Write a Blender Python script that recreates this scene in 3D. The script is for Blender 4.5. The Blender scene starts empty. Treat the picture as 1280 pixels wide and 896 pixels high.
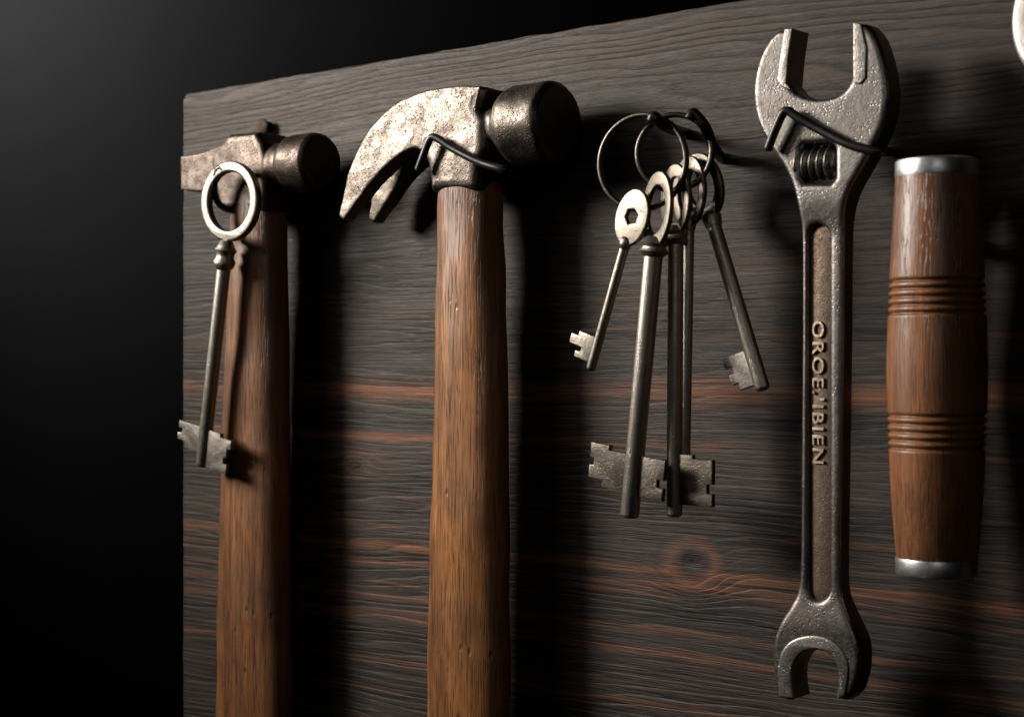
import bpy, bmesh, math, random
from mathutils import Vector, Matrix, noise as mn
random.seed(4)
scene=bpy.context.scene; COL=scene.collection
TH=math.radians(40); FPX=1990.0; Z0=0.71
D=Vector((-math.sin(TH),math.cos(TH),0)); R=Vector((math.cos(TH),math.sin(TH),0)); U=Vector((0,0,1))
CAM=-Z0*D
def bp(px,py,h=0.0):
    """point of the plane at distance h in front of the board -> (u,z)"""
    d=D+R*((px-640)/FPX)+U*((448-py)/FPX)
    t=(-h-CAM.y)/d.y
    p=CAM+d*t
    return (p.x,p.z)
def b3(px,py,h=0.0):
    u,z=bp(px,py,h); return Vector((u,-h,z))
# ---------------------------------------------------------------- objects
ORG={}
def thing(name,label,cat,loc=(0,0,0),group=None):
    o=bpy.data.objects.new(name,None); COL.objects.link(o); o.location=loc; o.empty_display_size=.01
    o['label']=label; o['category']=cat
    if group: o['group']=group
    ORG[o.name]=Vector(loc); return o
def link(name,me,m,parent=None,smooth=True,angle=35):
    me.name=name
    o=bpy.data.objects.new(name,me); COL.objects.link(o)
    if m:
        me.materials.clear(); me.materials.append(m)
    if smooth:
        me.polygons.foreach_set('use_smooth',[True]*len(me.polygons))
        if angle<180: me.set_sharp_from_angle(angle=math.radians(angle))
    if parent is not None:
        off=ORG[parent.name]; me.transform(Matrix.Translation(-off)); o.parent=parent; ORG[o.name]=off
    else: ORG[o.name]=Vector((0,0,0))
    return o
def tag(o,label,cat,group=None):
    o['label']=label; o['category']=cat
    if group: o['group']=group
    return o
def from_bm(bm):
    bmesh.ops.recalc_face_normals(bm,faces=bm.faces)
    me=bpy.data.meshes.new('m'); bm.to_mesh(me); bm.free(); return me
def eval_mesh(o):
    COL.objects.link(o)
    dg=bpy.context.evaluated_depsgraph_get()
    me=bpy.data.meshes.new_from_object(o.evaluated_get(dg))
    bpy.data.objects.remove(o)
    return me
def cr(pts,n=8,closed=False):
    """Catmull-Rom through points"""
    P=[Vector(p) for p in pts]; out=[]; N=len(P)
    rng=range(N) if closed else range(N-1)
    for i in rng:
        if closed: a,b,c,d=P[(i-1)%N],P[i],P[(i+1)%N],P[(i+2)%N]
        else: a,b,c,d=P[max(i-1,0)],P[i],P[i+1],P[min(i+2,N-1)]
        for k in range(n):
            t=k/n
            out.append(.5*((2*b)+(c-a)*t+(2*a-5*b+4*c-d)*t*t+(3*b-a-3*c+d)*t**3))
    if not closed: out.append(P[-1])
    return out
def plate(outlines,h,thick,bevel,res=2):
    """outlines: lists of (u,z); solid plate centred at distance h from the board"""
    cu=bpy.data.curves.new('c','CURVE'); cu.dimensions='2D'; cu.fill_mode='BOTH'
    cu.extrude=max(thick/2-bevel,1e-5); cu.bevel_depth=bevel; cu.bevel_resolution=res; cu.offset=-bevel
    for ol in outlines:
        cl=[]
        for p in ol:
            if not cl or math.hypot(p[0]-cl[-1][0],p[1]-cl[-1][1])>6e-5: cl.append(p)
        if math.hypot(cl[0][0]-cl[-1][0],cl[0][1]-cl[-1][1])<6e-5: cl.pop()
        s=cu.splines.new('POLY'); s.points.add(len(cl)-1)
        for p,q in zip(s.points,cl): p.co=(q[0],q[1],0,1)
        s.use_cyclic_u=True
    me=eval_mesh(bpy.data.objects.new('c',cu))
    M=Matrix(((1,0,0,0),(0,0,-1,-h),(0,1,0,0),(0,0,0,1)))
    me.transform(M)
    bm=bmesh.new(); bm.from_mesh(me); bmesh.ops.remove_doubles(bm,verts=bm.verts,dist=1e-6)
    return from_bm(bm)
def add(bm,me):
    bm.from_mesh(me); bpy.data.meshes.remove(me)
def loft(rings,cap=True):
    bm=bmesh.new(); vs=[[bm.verts.new(p) for p in r] for r in rings]; n=len(rings[0])
    for a,b in zip(vs,vs[1:]):
        for i in range(n): bm.faces.new((a[i],a[(i+1)%n],b[(i+1)%n],b[i]))
    if cap: bm.faces.new(vs[0]); bm.faces.new(vs[-1])
    return from_bm(bm)
def lathe(o,axis,prof,n=48,side=None):
    axis=Vector(axis).normalized(); s=Vector(side) if side else axis.orthogonal(); s=(s-axis*s.dot(axis)).normalized(); t=axis.cross(s)
    return loft([[Vector(o)+axis*a+(s*math.cos(6.28318*i/n)+t*math.sin(6.28318*i/n))*r for i in range(n)] for a,r in prof])
def tube(pts,rad,n=12):
    P=[Vector(p) for p in pts]; N=len(P)
    rs=rad if isinstance(rad,(list,tuple)) else [rad]*N
    T=[(P[min(i+1,N-1)]-P[max(i-1,0)]).normalized() for i in range(N)]
    s=T[0].orthogonal().normalized(); rings=[]
    for i in range(N):
        s=(s-T[i]*s.dot(T[i])).normalized(); t=T[i].cross(s)
        rings.append([P[i]+(s*math.cos(6.28318*k/n)+t*math.sin(6.28318*k/n))*rs[i] for k in range(n)])
    return loft(rings)
def remesh(me,vox=.0008,smooth=3,rough=0.0):
    o=bpy.data.objects.new('r',me)
    m=o.modifiers.new('a','REMESH'); m.mode='VOXEL'; m.voxel_size=vox; m.adaptivity=0
    m2=o.modifiers.new('b','SMOOTH'); m2.iterations=smooth; m2.factor=.5
    r=eval_mesh(o)
    if rough:
        N=len(r.vertices); co=[0.0]*(3*N); no=[0.0]*(3*N)
        r.vertices.foreach_get('co',co); r.vertex_normals.foreach_get('vector',no)
        for i in range(N):
            q=Vector(co[3*i:3*i+3]); a=(mn.noise(q*75)+.45*mn.noise(q*190))*rough
            for j in range(3): co[3*i+j]+=no[3*i+j]*a
        r.vertices.foreach_set('co',co); r.update()
    return r
# ---------------------------------------------------------------- materials
class NT:
    def __init__(s,name):
        s.m=bpy.data.materials.new(name); s.m.use_nodes=True; s.t=s.m.node_tree; s.b=s.t.nodes['Principled BSDF']
        s.tc=s.t.nodes.new('ShaderNodeTexCoord'); s.obj=s.tc.outputs['Object']
    def n(s,ty): return s.t.nodes.new(ty)
    def put(s,i,v):
        if isinstance(v,bpy.types.NodeSocket): s.t.links.new(v,i)
        else: i.default_value=v
    def math(s,op,a,b=0.0,c=0.0,clamp=False):
        n=s.n('ShaderNodeMath'); n.operation=op; n.use_clamp=clamp
        s.put(n.inputs[0],a); s.put(n.inputs[1],b); s.put(n.inputs[2],c); return n.outputs[0]
    def vscale(s,sc,loc=(0,0,0),v=None):
        n=s.n('ShaderNodeMapping'); s.put(n.inputs['Vector'],v or s.obj); n.inputs['Scale'].default_value=sc; n.inputs['Location'].default_value=loc; return n.outputs[0]
    def noise(s,v,scale=1.0,detail=4,rough=.55,dist=0.0):
        n=s.n('ShaderNodeTexNoise'); s.put(n.inputs['Vector'],v); n.inputs['Scale'].default_value=scale
        n.inputs['Detail'].default_value=detail; n.inputs['Roughness'].default_value=rough; n.inputs['Distortion'].default_value=dist; return n.outputs['Fac']
    def ramp(s,v,stops,interp='LINEAR'):
        n=s.n('ShaderNodeValToRGB'); s.put(n.inputs['Fac'],v); e=n.color_ramp; e.interpolation=interp
        while len(e.elements)<len(stops): e.elements.new(.5)
        for el,(p,c) in zip(e.elements,sorted(stops,key=lambda q:q[0])):
            el.position=p; el.color=(c,c,c,1) if not isinstance(c,tuple) else (*c,1)
        return n.outputs['Color']
    def mix(s,f,a,b,mode='MIX'):
        n=s.n('ShaderNodeMix'); n.data_type='RGBA'; n.blend_type=mode
        s.put(n.inputs['Factor'],f)
        s.put(n.inputs[6],a if isinstance(a,bpy.types.NodeSocket) else (*a,1)); s.put(n.inputs[7],b if isinstance(b,bpy.types.NodeSocket) else (*b,1)); return n.outputs[2]
    def bump(s,hgt,strength=.5,dist=.001,nrm=None):
        n=s.n('ShaderNodeBump'); s.put(n.inputs['Height'],hgt); n.inputs['Strength'].default_value=strength; n.inputs['Distance'].default_value=dist
        if nrm: s.put(n.inputs['Normal'],nrm)
        return n.outputs[0]
    def out(s,col,rough,metal=0.0,nrm=None,spec=.5):
        s.put(s.b.inputs['Base Color'],col if isinstance(col,bpy.types.NodeSocket) else (*col,1)); s.put(s.b.inputs['Roughness'],rough); s.put(s.b.inputs['Metallic'],metal)
        s.b.inputs['Specular IOR Level'].default_value=spec
        if nrm: s.put(s.b.inputs['Normal'],nrm)
        return s.m
def steel(name,base=(.42,.39,.36),rust=(.10,.045,.025),amount=.5,scale=70,rough=.40,pit=.5,dark=(.020,.013,.010),pscale=10,tone_lo=.65,bump=.5):
    k=NT(name)
    big=k.noise(k.obj,scale,6,.65,.4); fine=k.noise(k.obj,scale*9,4,.7)
    v=k.n('ShaderNodeTexVoronoi'); k.put(v.inputs['Vector'],k.obj); v.inputs['Scale'].default_value=scale*pscale; v.inputs['Randomness'].default_value=1
    gate=k.ramp(k.noise(k.obj,scale*2.0,4,.6),[(.42,0.0),(.58,1.0)])
    pits=k.math('MULTIPLY',k.ramp(v.outputs['Distance'],[(.14,1.0),(.36,0.0)]),gate)
    rm=k.ramp(k.math('ADD',k.math('MULTIPLY',big,.55),k.math('MULTIPLY',fine,.45)),[(.60-amount*.20,0.0),(.82-amount*.20,1.0)])
    tone=k.ramp(k.noise(k.obj,scale*1.3,6,.7),[(.3,tuple(c*tone_lo for c in base)),(.72,base)])
    c=k.mix(rm,tone,k.mix(fine,tuple(r*.4 for r in rust),tuple(r*1.2 for r in rust)))
    c=k.mix(k.math('MULTIPLY',pits,pit),c,dark)
    met=k.math('SUBTRACT',1.0,k.math('MULTIPLY',k.math('MAXIMUM',rm,k.math('MULTIPLY',pits,pit)),.35))
    ro=k.math('ADD',k.math('ADD',rough-.08,k.math('MULTIPLY',fine,.2)),k.math('MULTIPLY',rm,.2),clamp=True)
    hg=k.math('SUBTRACT',k.math('ADD',k.math('MULTIPLY',fine,.5),k.math('MULTIPLY',big,.5)),k.math('MULTIPLY',pits,.5*pit+.1))
    return k.out(c,ro,met,k.bump(hg,bump,.0005),.3)
def wood(name,light=(.30,.125,.045),dark=(.085,.030,.012),freq=1.0,rough=.48,dents=1.0,bmp=.65):
    k=NT(name)
    s=k.noise(k.vscale((230*freq,230*freq,5)),1,6,.65,.3)
    f=k.noise(k.vscale((2000*freq,2000*freq,28)),1,3,.6)
    p=k.ramp(k.noise(k.vscale((1900,1900,60),(3,1,2)),1,2,.5),[(.35,1.0),(.44,0.0)])
    g=k.noise(k.vscale((32,32,16)),1,6,.72)
    c=k.ramp(k.math('ADD',k.math('MULTIPLY',s,.7),k.math('MULTIPLY',f,.3)),[(.32,dark),(.5,tuple(a*.45+b*.55 for a,b in zip(light,dark))),(.68,light)])
    c=k.mix(k.math('MULTIPLY',p,.65),c,(.016,.006,.003))
    c=k.mix(k.ramp(g,[(.38,0.0),(.68,.85)]),c,(.030,.012,.005))
    dv=k.n('ShaderNodeTexVoronoi'); k.put(dv.inputs['Vector'],k.vscale((150,150,80))); dv.inputs['Scale'].default_value=1
    dg_=k.ramp(k.noise(k.vscale((40,40,30),(2,2,2)),1,2),[(.46,0.0),(.54,1.0)])
    dent=k.math('MULTIPLY',k.math('MULTIPLY',k.ramp(dv.outputs['Distance'],[(.05,1.0),(.17,0.0)]),dg_),dents)
    c=k.mix(k.math('MULTIPLY',dent,.6),c,(.016,.007,.003))
    hg=k.math('SUBTRACT',k.math('ADD',k.math('MULTIPLY',f,.4),k.math('MULTIPLY',s,.45)),k.math('ADD',k.math('MULTIPLY',p,.6),k.math('MULTIPLY',dent,1.0)))
    return k.out(c,k.math('ADD',rough-.1,k.math('MULTIPLY',f,.22)),0.0,k.bump(hg,bmp,.0005),.45)
M_head=steel('forged_steel',base=(.100,.084,.071),rust=(.036,.021,.0145),amount=.66,scale=85,rough=.36,pit=.97,tone_lo=.75)
M_head2=steel('rusty_forged_steel',base=(.060,.046,.038),rust=(.028,.0155,.011),amount=.70,scale=90,rough=.39,pit=.85,tone_lo=.75)
M_key=steel('old_key_metal',base=(.155,.132,.108),rust=(.050,.034,.024),amount=.34,scale=120,rough=.36,pit=.5,tone_lo=.75)
M_keyb=steel('bright_key_metal',base=(.23,.205,.172),rust=(.06,.043,.031),amount=.30,scale=120,rough=.38,pit=.5,tone_lo=.75)
M_keyl=steel('pale_key_metal',base=(.38,.34,.29),rust=(.08,.058,.042),amount=.28,scale=120,rough=.38,pit=.5,tone_lo=.75)
M_keyd=steel('dark_key_metal',base=(.11,.093,.077),rust=(.03,.020,.014),amount=.45,scale=120,rough=.36,pit=.4)
M_wrench=steel('wrench_steel',base=(.150,.137,.125),rust=(.060,.031,.020),amount=.50,scale=60,rough=.35,pit=.7,pscale=14,tone_lo=.7,bump=.4)
M_pad=steel('jaw_steel',base=(.22,.202,.184),rust=(.08,.042,.028),amount=.45,scale=90,rough=.36,pit=.6,pscale=12,tone_lo=.7)
M_bronze=steel('rusty_recess_steel',base=(.13,.097,.073),rust=(.05,.026,.016),amount=.75,scale=110,rough=.45,pit=.6)
M_brass=steel('worn_letter_metal',base=(.36,.28,.20),rust=(.08,.045,.028),amount=.45,scale=150,rough=.38,pit=.5)
M_cap=steel('cap_steel',base=(.60,.60,.60),rust=(.12,.10,.08),amount=.03,scale=60,rough=.34,pit=.1,bump=.2)
M_pale=steel('pale_steel',base=(.50,.46,.42),rust=(.2,.14,.1),amount=.1,scale=60,rough=.5,pit=.3)
k=NT('black_wire'); M_wire=k.out(k.ramp(k.noise(k.obj,300,4),[(.4,(.008,.008,.008)),(.7,(.024,.019,.017))]),.38,.6,k.bump(k.noise(k.obj,900,3),.3,.0002))
M_rustnail=steel('rusty_nail',base=(.05,.035,.025),rust=(.03,.014,.009),amount=1.0,scale=200,rough=.6)
M_wood1=wood('hammer_handle_wood',(.34,.138,.036),(.088,.031,.009),1.0,.40)
M_wood2=wood('old_handle_wood',(.22,.088,.026),(.060,.022,.008),1.2,.42)
M_wood3=wood('turned_handle_wood',(.26,.098,.031),(.080,.028,.009),1.0,.38,.5,.4)
# board wood
k=NT('charred_board_wood')
sp=k.n('ShaderNodeSeparateXYZ'); k.put(sp.inputs[0],k.obj); X=sp.outputs[0]; Z=sp.outputs[2]
w1=k.noise(k.vscale((2.8,1,12)),1,3,.5); w2=k.noise(k.vscale((12,1,55),(7,3,1)),1,3,.5)
w1c=k.math('SUBTRACT',w1,.5); w2c=k.math('SUBTRACT',w2,.5)
zw=k.math('ADD',Z,k.math('ADD',k.math('MULTIPLY',w1c,.052),k.math('MULTIPLY',w2c,.0034)))
dn=k.math('MULTIPLY',k.math('SUBTRACT',k.noise(k.vscale((120,1,120),(5,5,5)),1,3,.5),.5),.0024)
def knot(px,py,sx,wid,zin):
    ku,kz=bp(px,py)
    dx=k.math('MULTIPLY',k.math('SUBTRACT',X,ku),sx); dz=k.math('SUBTRACT',Z,kz)
    dd=k.math('ADD',k.math('SQRT',k.math('ADD',k.math('MULTIPLY',dx,dx),k.math('MULTIPLY',dz,dz))),dn)
    w=k.math('EXPONENT',k.math('MULTIPLY',k.math('POWER',k.math('DIVIDE',dd,wid),2.0),-1.0))
    return dd,k.math('ADD',k.math('MULTIPLY',zin,k.math('SUBTRACT',1.0,w)),k.math('MULTIPLY',k.math('ADD',kz,dd),w))
dd,mixz=knot(865,703,.72,.012,zw)
dd2,mixz=knot(445,582,.55,.006,mixz)
per=k.math('ADD',k.math('MULTIPLY',mixz,270.0),k.math('MULTIPLY',k.noise(k.vscale((2,1,50),(3,6,9)),1,3,.5),7.0))
fr=k.math('FRACT',per)
ring=k.ramp(fr,[(0.0,.05),(.12,.3),(.5,.75),(.84,1.0),(.95,.25),(1.0,.05)])
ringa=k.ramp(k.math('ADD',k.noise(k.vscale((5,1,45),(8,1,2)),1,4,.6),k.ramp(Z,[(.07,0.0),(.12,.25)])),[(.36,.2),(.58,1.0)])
fib=k.noise(k.vscale((12,1,1800)),1,4,.65); fib2=k.noise(k.vscale((30,1,700),(2,0,5)),1,5,.68)
lowv=k.noise(k.vscale((4,1,55),(4,4,4)),1,5,.62)
rg=k.math('ADD',k.math('MULTIPLY',k.math('SUBTRACT',ring,1.0),ringa),1.0)
base=k.mix(rg,(.0058,.0039,.0030),k.ramp(lowv,[(.34,(.0100,.0064,.0046)),(.66,(.054,.0340,.0225))]))
base=k.mix(k.ramp(fib2,[(.38,.85),(.53,0.0)]),base,(.0052,.0037,.003))
base=k.mix(k.ramp(fib,[(.38,.7),(.55,0.0)]),base,(.005,.0036,.003))
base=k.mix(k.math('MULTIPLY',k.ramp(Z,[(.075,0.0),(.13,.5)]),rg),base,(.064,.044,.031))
zn=k.math('ADD',Z,k.math('ADD',k.math('MULTIPLY',w1c,.012),k.math('ADD',k.math('MULTIPLY',w2c,.005),k.math('MULTIPLY',k.math('SUBTRACT',fib2,.5),.006))))
pos=k.math('DIVIDE',k.math('ADD',zn,.18),.34)
def zp(px,py): return (bp(px,py)[1]+.18)/.34
bands=[(700,488,.016,1.0),(960,560,.006,.9),(560,688,.007,1.0),(860,742,.005,.75),(500,745,.004,.7),(640,790,.005,.65),(640,850,.005,.6),(960,470,.003,.3)]
st=[(0.0,0.0),(1.0,0.0)]
for a,b_,wd,s_ in sorted(bands,key=lambda q:zp(q[0],q[1])):
    c=zp(a,b_); st+=[(c-wd*1.3,0.0),(c,s_),(c+wd*1.4,0.0)]
st=sorted(st,key=lambda q:q[0])
streak=k.ramp(pos,st)
gate=k.ramp(k.noise(k.vscale((8,1,45),(9,2,6)),1,4,.6),[(.35,.08),(.56,1.0)])
sm_=k.math('MULTIPLY',k.math('MULTIPLY',streak,gate),k.math('ADD',.35,k.math('MULTIPLY',rg,.65)))
extra=k.math('MULTIPLY',k.ramp(k.noise(k.vscale((5,1,190),(1,8,3)),1,3,.55),[(.60,0.0),(.72,.6)]),k.ramp(Z,[(0.0,1.0),(.05,0.0)]))
sm_=k.math('MAXIMUM',sm_,extra)
base=k.mix(k.math('MULTIPLY',sm_,.92),base,k.mix(fib2,(.066,.021,.008),(.23,.082,.031)))
for q,sc in ((dd,1.15),(dd2,.45)):
    halo=k.ramp(q,[(.0040*sc,0.0),(.0058*sc,.7),(.0095*sc,0.0)]); base=k.mix(halo,base,(.12,.045,.019))
    kn=k.ramp(q,[(.0,1.0),(.0036*sc,.97),(.0054*sc,0.0)]); base=k.mix(k.math('MULTIPLY',kn,.97),base,(.013,.0055,.0035))
kc=k.ramp(dd,[(.0,1.0),(.0014,1.0),(.0028,0.0)]); base=k.mix(kc,base,(.002,.0015,.0015))
hg=k.math('SUBTRACT',k.math('ADD',k.math('MULTIPLY',rg,.50),k.math('ADD',k.math('MULTIPLY',fib,.5),k.math('MULTIPLY',fib2,.9))),kc)
M_board=k.out(base,k.math('ADD',.44,k.math('MULTIPLY',fib2,.25)),0.0,k.bump(hg,.85,.0008),.22)
k=NT('dark_plaster'); M_wall=k.out(k.ramp(k.noise(k.obj,1.3,3),[(.3,(.046,.046,.046)),(.7,(.055,.055,.055))]),.9,0.0,None,.2)
# ---------------------------------------------------------------- setting
bm=bmesh.new()
vs=[bm.verts.new(p) for p in ((-9,2.2,-3),(4,2.2,-3),(4,2.2,4),(-9,2.2,4))]; bm.faces.new(vs)
o=link('background_wall',from_bm(bm),M_wall,smooth=False); o['kind']='structure'
ul=bp(228,400)[0]; zt=bp(228,118)[1]
ur=.36; zb=-.22
ol=[]
def jit(a,s): return mn.noise(Vector((a*60,s,0)))*.0007+mn.noise(Vector((a*300,s,3)))*.00025
n=160
for i in range(n+1):
    u=ul+.003+(ur-ul-.003)*i/n; ol.append((u,zt+jit(u,1)))
ol+= [(ur,zb),(ul,zb)]
for i in range(80): 
    z=zb+(zt-.003-zb)*(i+1)/80; ol.append((ul+jit(z,9),z))
board=link('wooden_board',plate([ol],-.0125,.025,.0014,3),M_board)
tag(board,'dark stained wooden board with horizontal grain and rust brown streaks, carrying every tool','board')
# ---------------------------------------------------------------- handles
def handle(rows,h,b):
    pts=cr([(r[0],r[1],r[2]) for r in rows],10); rings=[]
    for j,(py,l,r) in enumerate(pts):
        c=(l+r)/2; u,z=bp(c,py,h); ang=TH-math.atan((c-640)/FPX)
        q=Vector((u,-h,z))-CAM; dep=q.dot(D); W=(r-l)/2*dep/FPX
        a=math.sqrt(max(W*W-(b*math.sin(ang))**2,1e-7))/math.cos(ang)
        ring=[]
        for i in range(64):
            t=6.28318*i/64; e=.84
            cx=math.copysign(abs(math.cos(t))**e,math.cos(t)); sy=math.copysign(abs(math.sin(t))**e,math.sin(t))
            p=Vector((u+a*cx,-h+b*sy,z)); nn=mn.noise(Vector((p.x*70,p.y*70,p.z*35)))*.0007
            ring.append(p+Vector((cx,sy,0))*nn)
        rings.append(ring)
    return loft(rings)
# ---------------------------------------------------------------- claw hammer
H=.0225; hd=.0125
t=thing('claw_hammer','larger claw hammer with pitted steel head and brown wooden handle, nearest the keys','hammer',b3(588,235,H))
bm=bmesh.new()
fu,fz=bp(700,152,H)
add(bm,lathe((fu,-H,fz),(-1,0,0),[(0,.0148),(.0006,.0154),(.0022,.0170),(.004,.0173),(.021,.0173),(.0245,.0160),(.027,.0128),(.030,.0108),(.050,.0108)],56))
F=[bp(x,y,H+hd) for x,y in ((590,106),(602,108),(596,133),(605,150),(605,185),(597,207),(593,238),(535,240),(532,208),(524,188),(518,150),(540,116))]
add(bm,plate([F],H,hd*2,.0045,2))
top=cr([(*bp(x,y,H+hd),0) for x,y in ((600,108),(560,108),(510,121),(469,153),(441,202),(424,270))],8)
bot=cr([(*bp(x,y,H+hd),0) for x,y in ((575,208),(540,199),(516,186),(488,203),(460,234),(430,276))],8)
for sgn in (1,-1):
    rings=[]; m=len(top)-1
    for i,(a,b) in enumerate(zip(top,bot)):
        s=i/m; gap=max(-.001,.0062*(s-.34)/.66) ; outr=hd-.0005+.0012*s
        rings.append([Vector((a.x,-(H+sgn*gap),a.y)),Vector((a.x,-(H+sgn*outr),a.y)),Vector((b.x,-(H+sgn*outr),b.y)),Vector((b.x,-(H+sgn*gap),b.y))])
    add(bm,loft(rings))
me=bpy.data.meshes.new('x'); bm.to_mesh(me); bm.free()
link('head',remesh(me,.0005,14,.0004),M_head,t,angle=180)
link('handle',handle([(225,552,624),(260,549,627),(300,548,628),(350,547,630),(450,545,632),(600,541,634),(760,538,635),(930,536,636),(1000,536,636)],H,.0115),M_wood1,t,angle=180)
# ---------------------------------------------------------------- small hammer
H2=.0215; h2=.0115
t=thing('small_hammer','leftmost smaller hammer with rusty wedge ended head and worn handle, behind the single key','hammer',b3(323,255,H2))
bm=bmesh.new()
fu,fz=bp(403,202,H2)
add(bm,lathe((fu,-H2,fz),(-1,0,0),[(0,.0118),(.0008,.0128),(.0025,.0140),(.017,.0143),(.0195,.0135),(.022,.0112),(.045,.0108)],56))
F=[bp(x,y,H2+h2) for x,y in ((284,168),(318,164),(326,178),(332,200),(330,232),(328,263),(272,263),(270,243),(264,225),(262,195))]
add(bm,plate([F],H2,h2*2,.0032,2))
rings=[]
for x,a,b,dp in ((300,172,250,.0112),(270,184,242,.0112),(248,192,240,.0108),(226,196,238,.0105)):
    u,za=bp(x,a,H2+dp); _,zb_=bp(x,b,H2+dp)
    rings.append([Vector((u,-(H2+dp),za)),Vector((u,-(H2-dp),za)),Vector((u,-(H2-dp),zb_)),Vector((u,-(H2+dp),zb_))])
add(bm,loft(rings))
me=bpy.data.meshes.new('x'); bm.to_mesh(me); bm.free()
link('head',remesh(me,.0005,7,.0004),M_head2,t,angle=180)
link('handle',handle([(235,292,354),(265,290,356),(320,288,358),(420,284,359),(560,279,360),(720,275,362),(900,272,363),(1000,271,363)],H2,.0115),M_wood2,t,angle=180)
# ---------------------------------------------------------------- hooks
def hook(name,label,pts,r=.0016,m=None,group='black wire hooks'):
    P=cr(pts,10); rs=[r]*len(P); rs[-1]=r*.55; rs[-2]=r*.9
    o=link(name,tube(P,rs,14),m or M_wire,angle=180); tag(o,label,'hook',group); return o
hook('wire_hook','black bent wire hook across the claw hammer head',[b3(672,222,-.004),b3(664,222,.010),b3(650,220,.024),b3(632,213,.0355),b3(600,203,.0373),b3(568,187,.0379),b3(548,174,.0387),b3(540,172,.0391),b3(535,179,.0393),b3(528,198,.0393),b3(522,214,.0389)],.0017)
hook('wire_hook','black bent wire hook across the wrench below its jaws',[b3(1118,190,-.004),b3(1116,190,.008),b3(1113,190,.018),b3(1107,190,.0285),b3(1095,189,.0325),b3(1062,181,.0338),b3(1020,160,.0340),b3(996,146,.0348),b3(985,139,.0354),b3(978,143,.0356),b3(968,165,.0354),b3(959,189,.0350)],.0017)
hook('wire_hook','short dark hook under the small hammer head holding the single key',[b3(322,262,-.004),b3(305,262,.014),b3(285,262,.031),b3(272,252,.038),b3(268,235,.0415),b3(270,218,.0425),b3(275,210,.0425),b3(281,213,.042)],.0016)
hook('wire_hook','dark round headed hook holding the two key rings',[b3(860,168,-.004),b3(848,164,.012),b3(836,160,.026),b3(828,156,.034),b3(822,150,.038),b3(817,146,.039),b3(815,152,.039)],.0022)
hook('wire_hook','rough twisted dark hook at the upper right of the key bunch',[b3(905,200,-.004),b3(897,192,.010),b3(889,178,.020),b3(882,160,.026),b3(873,148,.028),b3(866,142,.029),b3(862,150,.030)],.0022)
nb=b3(325,158,.006); nb.y=.004
o=link('rusty_nail',lathe(nb,(0,-1,0),[(0,.0030),(.0075,.0030),(.0077,.0040),(.0085,.0042),(.0092,.0034)],20),M_rustnail,angle=50); tag(o,'small rusty nail head peeking above the small hammer head','nail')
# ---------------------------------------------------------------- key rings
def key_ring(label,cx,cy,ry,h,yaw,r=.0010,tilt=0,turns=2):
    c=b3(cx,cy,h); dep=(c-CAM).dot(D); rad=ry*dep/FPX
    M=Matrix.Rotation(yaw,3,'Z')@Matrix.Rotation(tilt,3,'Y'); P=[]
    n=72*turns
    for i in range(n+1):
        a=6.28318*i/72+1.0; P.append(c+M@Vector((rad*math.cos(a),(i/n-.5)*r*2.1*(turns-1),rad*math.sin(a))))
    o=link('key_ring',tube(P,r,10),M_keyd,angle=180); tag(o,label,'key ring','rings carrying the key bunch'); return o
key_ring('larger thin key ring at the left, reaching lowest of the two rings',803,203,59,.036,math.radians(10),.0010)
key_ring('smaller key ring at the right, behind the key bows',843,191,47,.028,math.radians(22),.0011)
# ---------------------------------------------------------------- keys
def make_key(label,bow,tip,h,rb,rin,rs,bitpts,collar=1,mat=M_key,twist=0,bthick=.0026,group='keys in the hanging bunch',htip=None,square=False,bowmat=None,bitmat=None,vy=1.10):
    B=b3(*bow,h); T=b3(*tip,h if htip is None else htip)
    t=thing('key',label,'key',B,group)
    ax=(T-B); L=ax.length; ax.normalize()
    yv=Vector((0,1,0)); yv=(yv-ax*yv.dot(ax)).normalized(); xv=yv.cross(-ax)
    def place(me,tw=0):
        M=Matrix((xv,yv,-ax)).transposed().to_4x4(); M.translation=B
        me.transform(M@Matrix.Rotation(tw,4,'Z')); return me
    n=64
    ring=[(rb*math.cos(6.28318*i/n),rb*vy*math.sin(6.28318*i/n)) for i in range(n)]
    if square: hole=[(-rin,-rin*.2),(-rin*.3,-rin),(rin*.9,-rin*.5),(rin,rin*.6),(rin*.1,rin*1.1),(-rin*.8,rin*.8)]
    else: hole=[(rin*math.cos(6.28318*i/n),rin*vy*math.sin(6.28318*i/n)) for i in range(n)]
    link('bow',place(plate([ring,hole],0,bthick,bthick*.30,3),twist),bowmat or mat,t,angle=60)
    if collar: prof=[(rb*1.0,rs*.9),(rb*1.14,rs*1.25),(rb*1.22,rs*1.6),(rb*1.32,rs*1.3),(rb*1.40,rs*1.25),(rb*1.52,rs*1.6),(rb*1.62,rs*1.4),(rb*1.72,rs*1.05)]
    else: prof=[(rb*.96,rs*1.0),(rb*1.15,rs*1.4),(rb*1.5,rs*1.15)]
    link('collar',place(lathe((0,0,0),(0,0,-1),[(prof[0][0]-.0004,rs*.3)]+prof+[(prof[-1][0]+.0004,rs*.6)],32)),mat,t,angle=60)
    s0=prof[-1][0]-.0003
    link('shank',place(lathe((0,0,0),(0,0,-1),[(s0,rs),(L-.0015,rs),(L-.0006,rs*.92),(L,rs*.6)],32)),mat,t,angle=60)
    for poly in bitpts:
        P=[(x*.001,-L+y*.001) for x,y in poly]
        link('bit',place(plate([P],0,.0024,.0003,2)),bitmat or bowmat or mat,t,angle=30)
    return t
mm=.001
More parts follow.
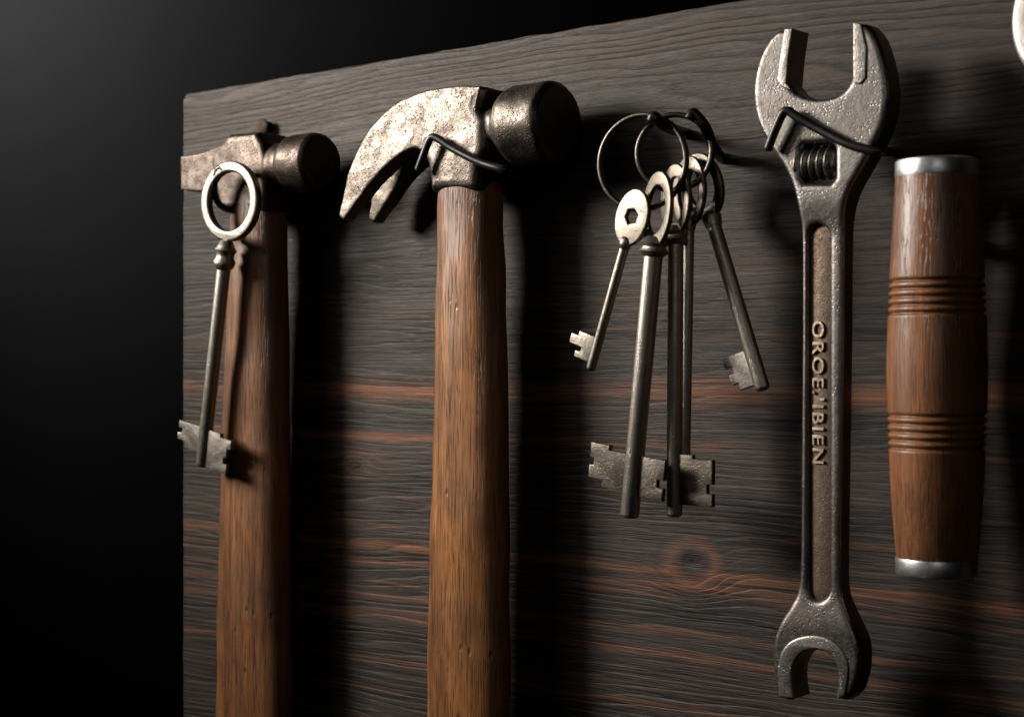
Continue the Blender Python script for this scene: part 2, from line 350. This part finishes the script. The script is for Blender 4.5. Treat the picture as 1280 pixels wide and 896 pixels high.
make_key('single long pale key with a round ring bow, hanging in front of the small hammer',(289,252),(253,583),.041,19.4*mm,14.2*mm,3.4*mm,
  [[(-2,6.5),(-14,6.5),(-14,10),(-20,10),(-20,13.5),(-17,13.5),(-17,16),(-20,16),(-20,19.5),(-2,19.5)][::-1],
   [(2,.5),(19,.5),(19,5),(16,5),(16,8),(18,8),(18,12.5),(20.5,12.5),(20.5,17),(12,17),(12,19),(2,19)]],1,M_keyl,math.radians(4),.0042,group=None,bowmat=M_keyb,vy=1.0)
make_key('small bright flat key at the left of the bunch with an angular bow hole',(791,272),(738,463),.039,8.4*mm,3.0*mm,1.9*mm,
  [[(-1,3),(-9,3),(-9,5.5),(-6.5,5.5),(-6.5,7.5),(-13,7.5),(-13,11.5),(-9.5,11.5),(-9.5,13.5),(-1,13.5)][::-1]],0,M_keyb,math.radians(-6),.0022,square=True,vy=1.35,bowmat=M_key,bitmat=M_keyb)
make_key('longest key of the bunch, in front, with a collar and wide toothed bits',(822,262),(787,647),.037,10.6*mm,6.6*mm,3.7*mm,
  [[(-2,10),(-14,10),(-14,13),(-21,13),(-21,18),(-19,18),(-19,21),(-21,21),(-21,27),(-12,27),(-12,25),(-2,25)][::-1],
   [(2,9),(15,9),(15,14),(12,14),(12,17),(15,17),(15,25),(2,25)]],1,M_keyl,math.radians(-24),.0020,bowmat=M_key,vy=1.4)
make_key('long dark key just right of the longest one with a bit toothed to the right',(845,250),(843,646),.029,10*mm,6.2*mm,3.1*mm,
  [[(2,5),(18,5),(18,10),(15.5,10),(15.5,13.5),(18,13.5),(18,23),(9,23),(9,24.5),(2,24.5)]],1,M_keyl,math.radians(-22),.0020,bowmat=M_key,vy=1.4)
make_key('slim key without visible bit, half hidden behind the two long ones',(862,240),(856,572),.022,10*mm,6.2*mm,2.2*mm,[],0,M_keyl,math.radians(-18),.0020,bowmat=M_key,vy=1.4)
make_key('slanting key at the right of the bunch with its tip swung outward',(878,234),(954,488),.018,11*mm,6.8*mm,2.9*mm,
  [[(-1.5,3),(-9,3),(-9,6),(-12,6),(-12,10),(-9.5,10),(-9.5,13),(-13,13),(-13,17),(-1.5,17)][::-1]],0,M_keyl,math.radians(-12),.0022,bowmat=M_key,bitmat=M_keyl,vy=1.25)
# ---------------------------------------------------------------- wrench
HW=.026; th=.0115; ts=.0085
t=thing('wrench','old steel wrench with adjustable jaws on top and an open end below','wrench',b3(1024,300,HW))
def px2(L,h): return [bp(x,y,h) for x,y in L]
def sm(L,h,n=5):
    P=cr([(*bp(x,y,h),0) for x,y in L],n); return [(p.x,p.y) for p in P]
hf=HW+th/2; hs=HW+ts/2
left=[(972,38),(960,50),(948,74),(941,105),(942,135),(949,160),(965,188),(981,213),(991,238),(997,268),(999,300),(999,420),(998,560),(997,700),(994,738),(986,757),(974,778),(966,800),(965,826),(968,850),(974,868),(984,876)]
e2=[(993,873),(990,852),(991,834),(999,819),(1011,812),(1025,812),(1038,818),(1046,832),(1048,852),(1046,873)]
right=[(1056,876),(1065,866),(1071,848),(1074,826),(1072,804),(1064,783),(1054,759),(1048,738),(1047,700),(1049,560),(1051,420),(1052,300),(1054,262),(1061,238),(1075,212),(1090,185),(1102,160),(1109,130),(1109,102),(1103,70),(1094,45),(1082,30)]
slot=[(1067,29),(1066,60),(1065,92)]; slot2=[(1065,92),(1060,106),(1049,117),(1031,123),(1011,122),(994,115),(983,102)]; slot3=[(983,102),(986,70),(991,36)]
outl=sm(left,hf)+sm(e2,hf)+sm(right,hf)+sm(slot,hf)+sm(slot2,hf)[1:]+sm(slot3,hf)[1:]
win=[bp(x,y,hf) for x,y in ((1003,180),(1038,178),(1043,186),(1043,222),(1038,229),(1005,229),(1000,222),(1000,186))]
def slotshape(x0,x1,y0,y1,h,n=14):
    cx=(x0+x1)/2; rx=(x1-x0)/2; P=[]
    for i in range(n+1):
        a=math.pi*i/n; P.append(bp(cx+rx*math.cos(a),y0+rx-rx*1.25*math.sin(a),h))
    for i in range(n+1):
        a=math.pi*i/n; P.append(bp(cx-rx*math.cos(a),y1-rx+rx*1.25*math.sin(a),h))
    return P
me=plate([outl,win,slotshape(1007,1034,284,748,hf)],HW,th,.0020,3)
me=remesh(me,.0004,4,.00006)
zA=bp(1024,245,hf)[1]; zB=bp(1024,300,hf)[1]; zC=bp(1024,735,hf)[1]; zD=bp(1024,790,hf)[1]
def sstep(a): a=min(1,max(0,a)); return a*a*(3-2*a)
N=len(me.vertices); co=[0.0]*(3*N); me.vertices.foreach_get('co',co)
for i in range(N):
    z=co[3*i+2]
    f=1-(1-ts/th)*sstep((zA-z)/(zA-zB)) if z>zC else ts/th+(1.0-ts/th)*sstep((zC-z)/(zC-zD))
    co[3*i+1]=-HW+(co[3*i+1]+HW)*f
me.vertices.foreach_set('co',co); me.update()
body=link('body',me,M_wrench,t,angle=180)
link('recessed_panel',plate([slotshape(1003,1039,277,755,hf)],HW,ts-.0036,.0004,1),M_bronze,body,angle=40)
link('fixed_jaw_face',plate([px2([(1067,29),(1077,30),(1084,60),(1083,98),(1076,106),(1067,104)],hf)],HW,th+.0012,.0005,3),M_pad,t,angle=50)
link('movable_jaw_face',plate([px2([(981,37),(991,36),(986,70),(983,104),(990,113),(978,109),(972,100)],hf)],HW,th+.0010,.0004,3),M_pad,t,angle=50)
inner=sm([(974,871),(972,845),(975,820),(987,802),(1009,794),(1031,796),(1049,807),(1060,826),(1061,846),(1057,870)],hf)
link('open_jaw',plate([inner+sm(e2,hf)[::-1]],HW,th+.0010,.0008,3),M_pad,t,angle=60)
uc,zc=bp(1021,204,HW+.002); wl=.0078
nn=90; rings=[]
for j in range(nn+1):
    a=-wl+2*wl*j/nn; ring=[]
    for i in range(40):
        ph=6.28318*i/40; r=.0054+.0009*math.sin(6.28318*(a/.0031)+ph); ring.append(Vector((uc+a,-(HW+.0004)+r*math.cos(ph),zc+r*math.sin(ph))))
    rings.append(ring)
link('worm_screw',loft(rings),M_pad,t,angle=180)
cu=bpy.data.curves.new('t','FONT'); cu.body="OROE.'IBIEN"; cu.extrude=.02; cu.bevel_depth=.014; cu.offset=.004; cu.size=1; cu.space_character=1.2
me=eval_mesh(bpy.data.objects.new('t',cu))
xs=[v.co.x for v in me.vertices]; ys=[v.co.y for v in me.vertices]
a=b3(1020,401,hs-.001); b=b3(1020,579,hs-.001); Lz=(a-b).z
sx=Lz/(max(xs)-min(xs)); wpx=abs(bp(1028.5,500,hs)[0]-bp(1013.5,500,hs)[0]); sy=wpx/(max(ys)-min(ys))
u0=bp(1013.5,500,hs)[0]; y0_=min(ys); x0_=min(xs)
for v in me.vertices:
    x,y,z=v.co; v.co=((y-y0_)*sy+u0,-(hs-.0019+ (z+.034)*.014),a.z-(x-x0_)*sx)
link('lettering',me,M_brass,body,angle=60)
# ---------------------------------------------------------------- turned handle
HT=.028
t=thing('turned_handle','turned brown wooden handle with ring grooves and steel end caps, right of the wrench','handle',b3(1171,718,HT))
c0=b3(1171,448,HT); dep=(c0-CAM).dot(D)
def rz(py): return (448-py)*dep/FPX
def rr(wpx): return wpx/2*dep/FPX*.985
rows=[(221,103),(240,105),(280,110),(320,115),(347,118),(400,122),(457,125),(514,123),(566,119),(600,116),(650,109),(697,101)]
P=cr([(a,b,0) for a,b in rows],14)
gro=[352,362,372,382,392,519,529,539,549,559]
def wid(y):
    for a,b in zip(P,P[1:]):
        if a.x<=y<=b.x: return a.y+(b.y-a.y)*(y-a.x)/max(b.x-a.x,1e-6)
    return P[-1].y
pr=[]
for i in range(477):
    y=221+i; g=sum(math.exp(-((y-q)/2.0)**2) for q in gro); pr.append((y,rr(wid(y))-.0011*min(g,1)))
base_=Vector((c0.x,-HT,0))
link('grip',lathe(base_,(0,0,-1),[(-rz(y),r) for y,r in pr],72),M_wood3,t,angle=180)
link('end_cap',lathe(base_,(0,0,-1),[(-rz(200),rr(96)),(-rz(201.5),rr(102)),(-rz(203),rr(103.5)),(-rz(220),rr(104)),(-rz(222),rr(103)),(-rz(222.5),rr(90))],72),M_cap,t,angle=35)
link('end_cap',lathe(base_,(0,0,-1),[(-rz(696),rr(85)),(-rz(696.5),rr(102)),(-rz(698),rr(103)),(-rz(715),rr(102)),(-rz(717),rr(100.5)),(-rz(718),rr(96))],72),M_cap,t,angle=35)
link('mounting_peg',lathe((c0.x,.004,rz(300)),(0,-1,0),[(0,.003),(HT-.008,.003)],20),M_wire,t,angle=40)
# ---------------------------------------------------------------- partial tool top right
HP=.030
cP=bp(1314,22,HP+.004); rad=abs(bp(1322,22,HP)[1]-bp(1322,95,HP)[1])
n=80
ol=[(cP[0]+rad*.72*math.cos(6.28318*i/n),cP[1]+rad*1.05*math.sin(6.28318*i/n)) for i in range(n)]
hl=[(cP[0]+rad*.30*math.cos(6.28318*i/n),cP[1]+rad*.5*math.sin(6.28318*i/n)) for i in range(n)]
t=thing('steel_tool','pale rounded steel tool cut off by the top right corner','tool',(cP[0],-HP,cP[1]))
link('blade',plate([ol,hl],HP,.009,.0025,4),M_pale,t,angle=60)
link('hanging_peg',lathe((cP[0],.004,cP[1]+rad*.4),(0,-1,0),[(0,.003),(.045,.003)],20),M_wire,t,angle=40)
# ---------------------------------------------------------------- light
def area(name,loc,tgt,power,size,col=(1,1,1),spread=180,sy=None):
    l=bpy.data.lights.new(name,'AREA'); l.energy=power; l.color=col; l.shape='RECTANGLE' if sy else 'DISK'; l.size=size
    if sy: l.size_y=sy
    l.spread=math.radians(spread)
    o=bpy.data.objects.new(name,l); COL.objects.link(o); o.location=loc
    o.rotation_euler=(Vector(tgt)-Vector(loc)).to_track_quat('-Z','Y').to_euler(); return o
area('key_lamp',(-.69,-.56,.38),(.03,0,.10),3.8,.30,(1,.95,.88),66)
area('soft_fill_lamp',(-.62,-.90,.72),(0,0,.06),.7,.6,(1,.97,.93),80)
area('front_fill_lamp',(.75,-1.1,.35),(.1,0,0),.2,.5,(1,.98,.96),90)
sp_=bpy.data.lights.new('backdrop_lamp','SPOT'); sp_.energy=75; sp_.spot_size=math.radians(112); sp_.spot_blend=1; sp_.shadow_soft_size=.2; sp_.color=(1,1,.99)
o=bpy.data.objects.new('backdrop_lamp',sp_); COL.objects.link(o); o.location=(-4.0,.95,1.65); o.rotation_euler=(Vector((-3.75,2.2,1.42))-o.location).to_track_quat('-Z','Y').to_euler()
wd=bpy.data.worlds.new('World'); scene.world=wd; wd.use_nodes=True
wd.node_tree.nodes['Background'].inputs[0].default_value=(.9,.95,1,1); wd.node_tree.nodes['Background'].inputs[1].default_value=.0015
# ---------------------------------------------------------------- camera
cd=bpy.data.cameras.new('camera'); cam=bpy.data.objects.new('camera',cd); COL.objects.link(cam)
cam.location=CAM; cam.rotation_euler=(math.pi/2,0,TH); cd.sensor_width=36; cd.lens=FPX*36/1280; cd.clip_start=.01; cd.clip_end=50
cd.dof.use_dof=True; cd.dof.focus_distance=.66; cd.dof.aperture_fstop=16
scene.camera=cam
scene.view_settings.view_transform='Standard'; scene.view_settings.look='None'; scene.view_settings.exposure=0
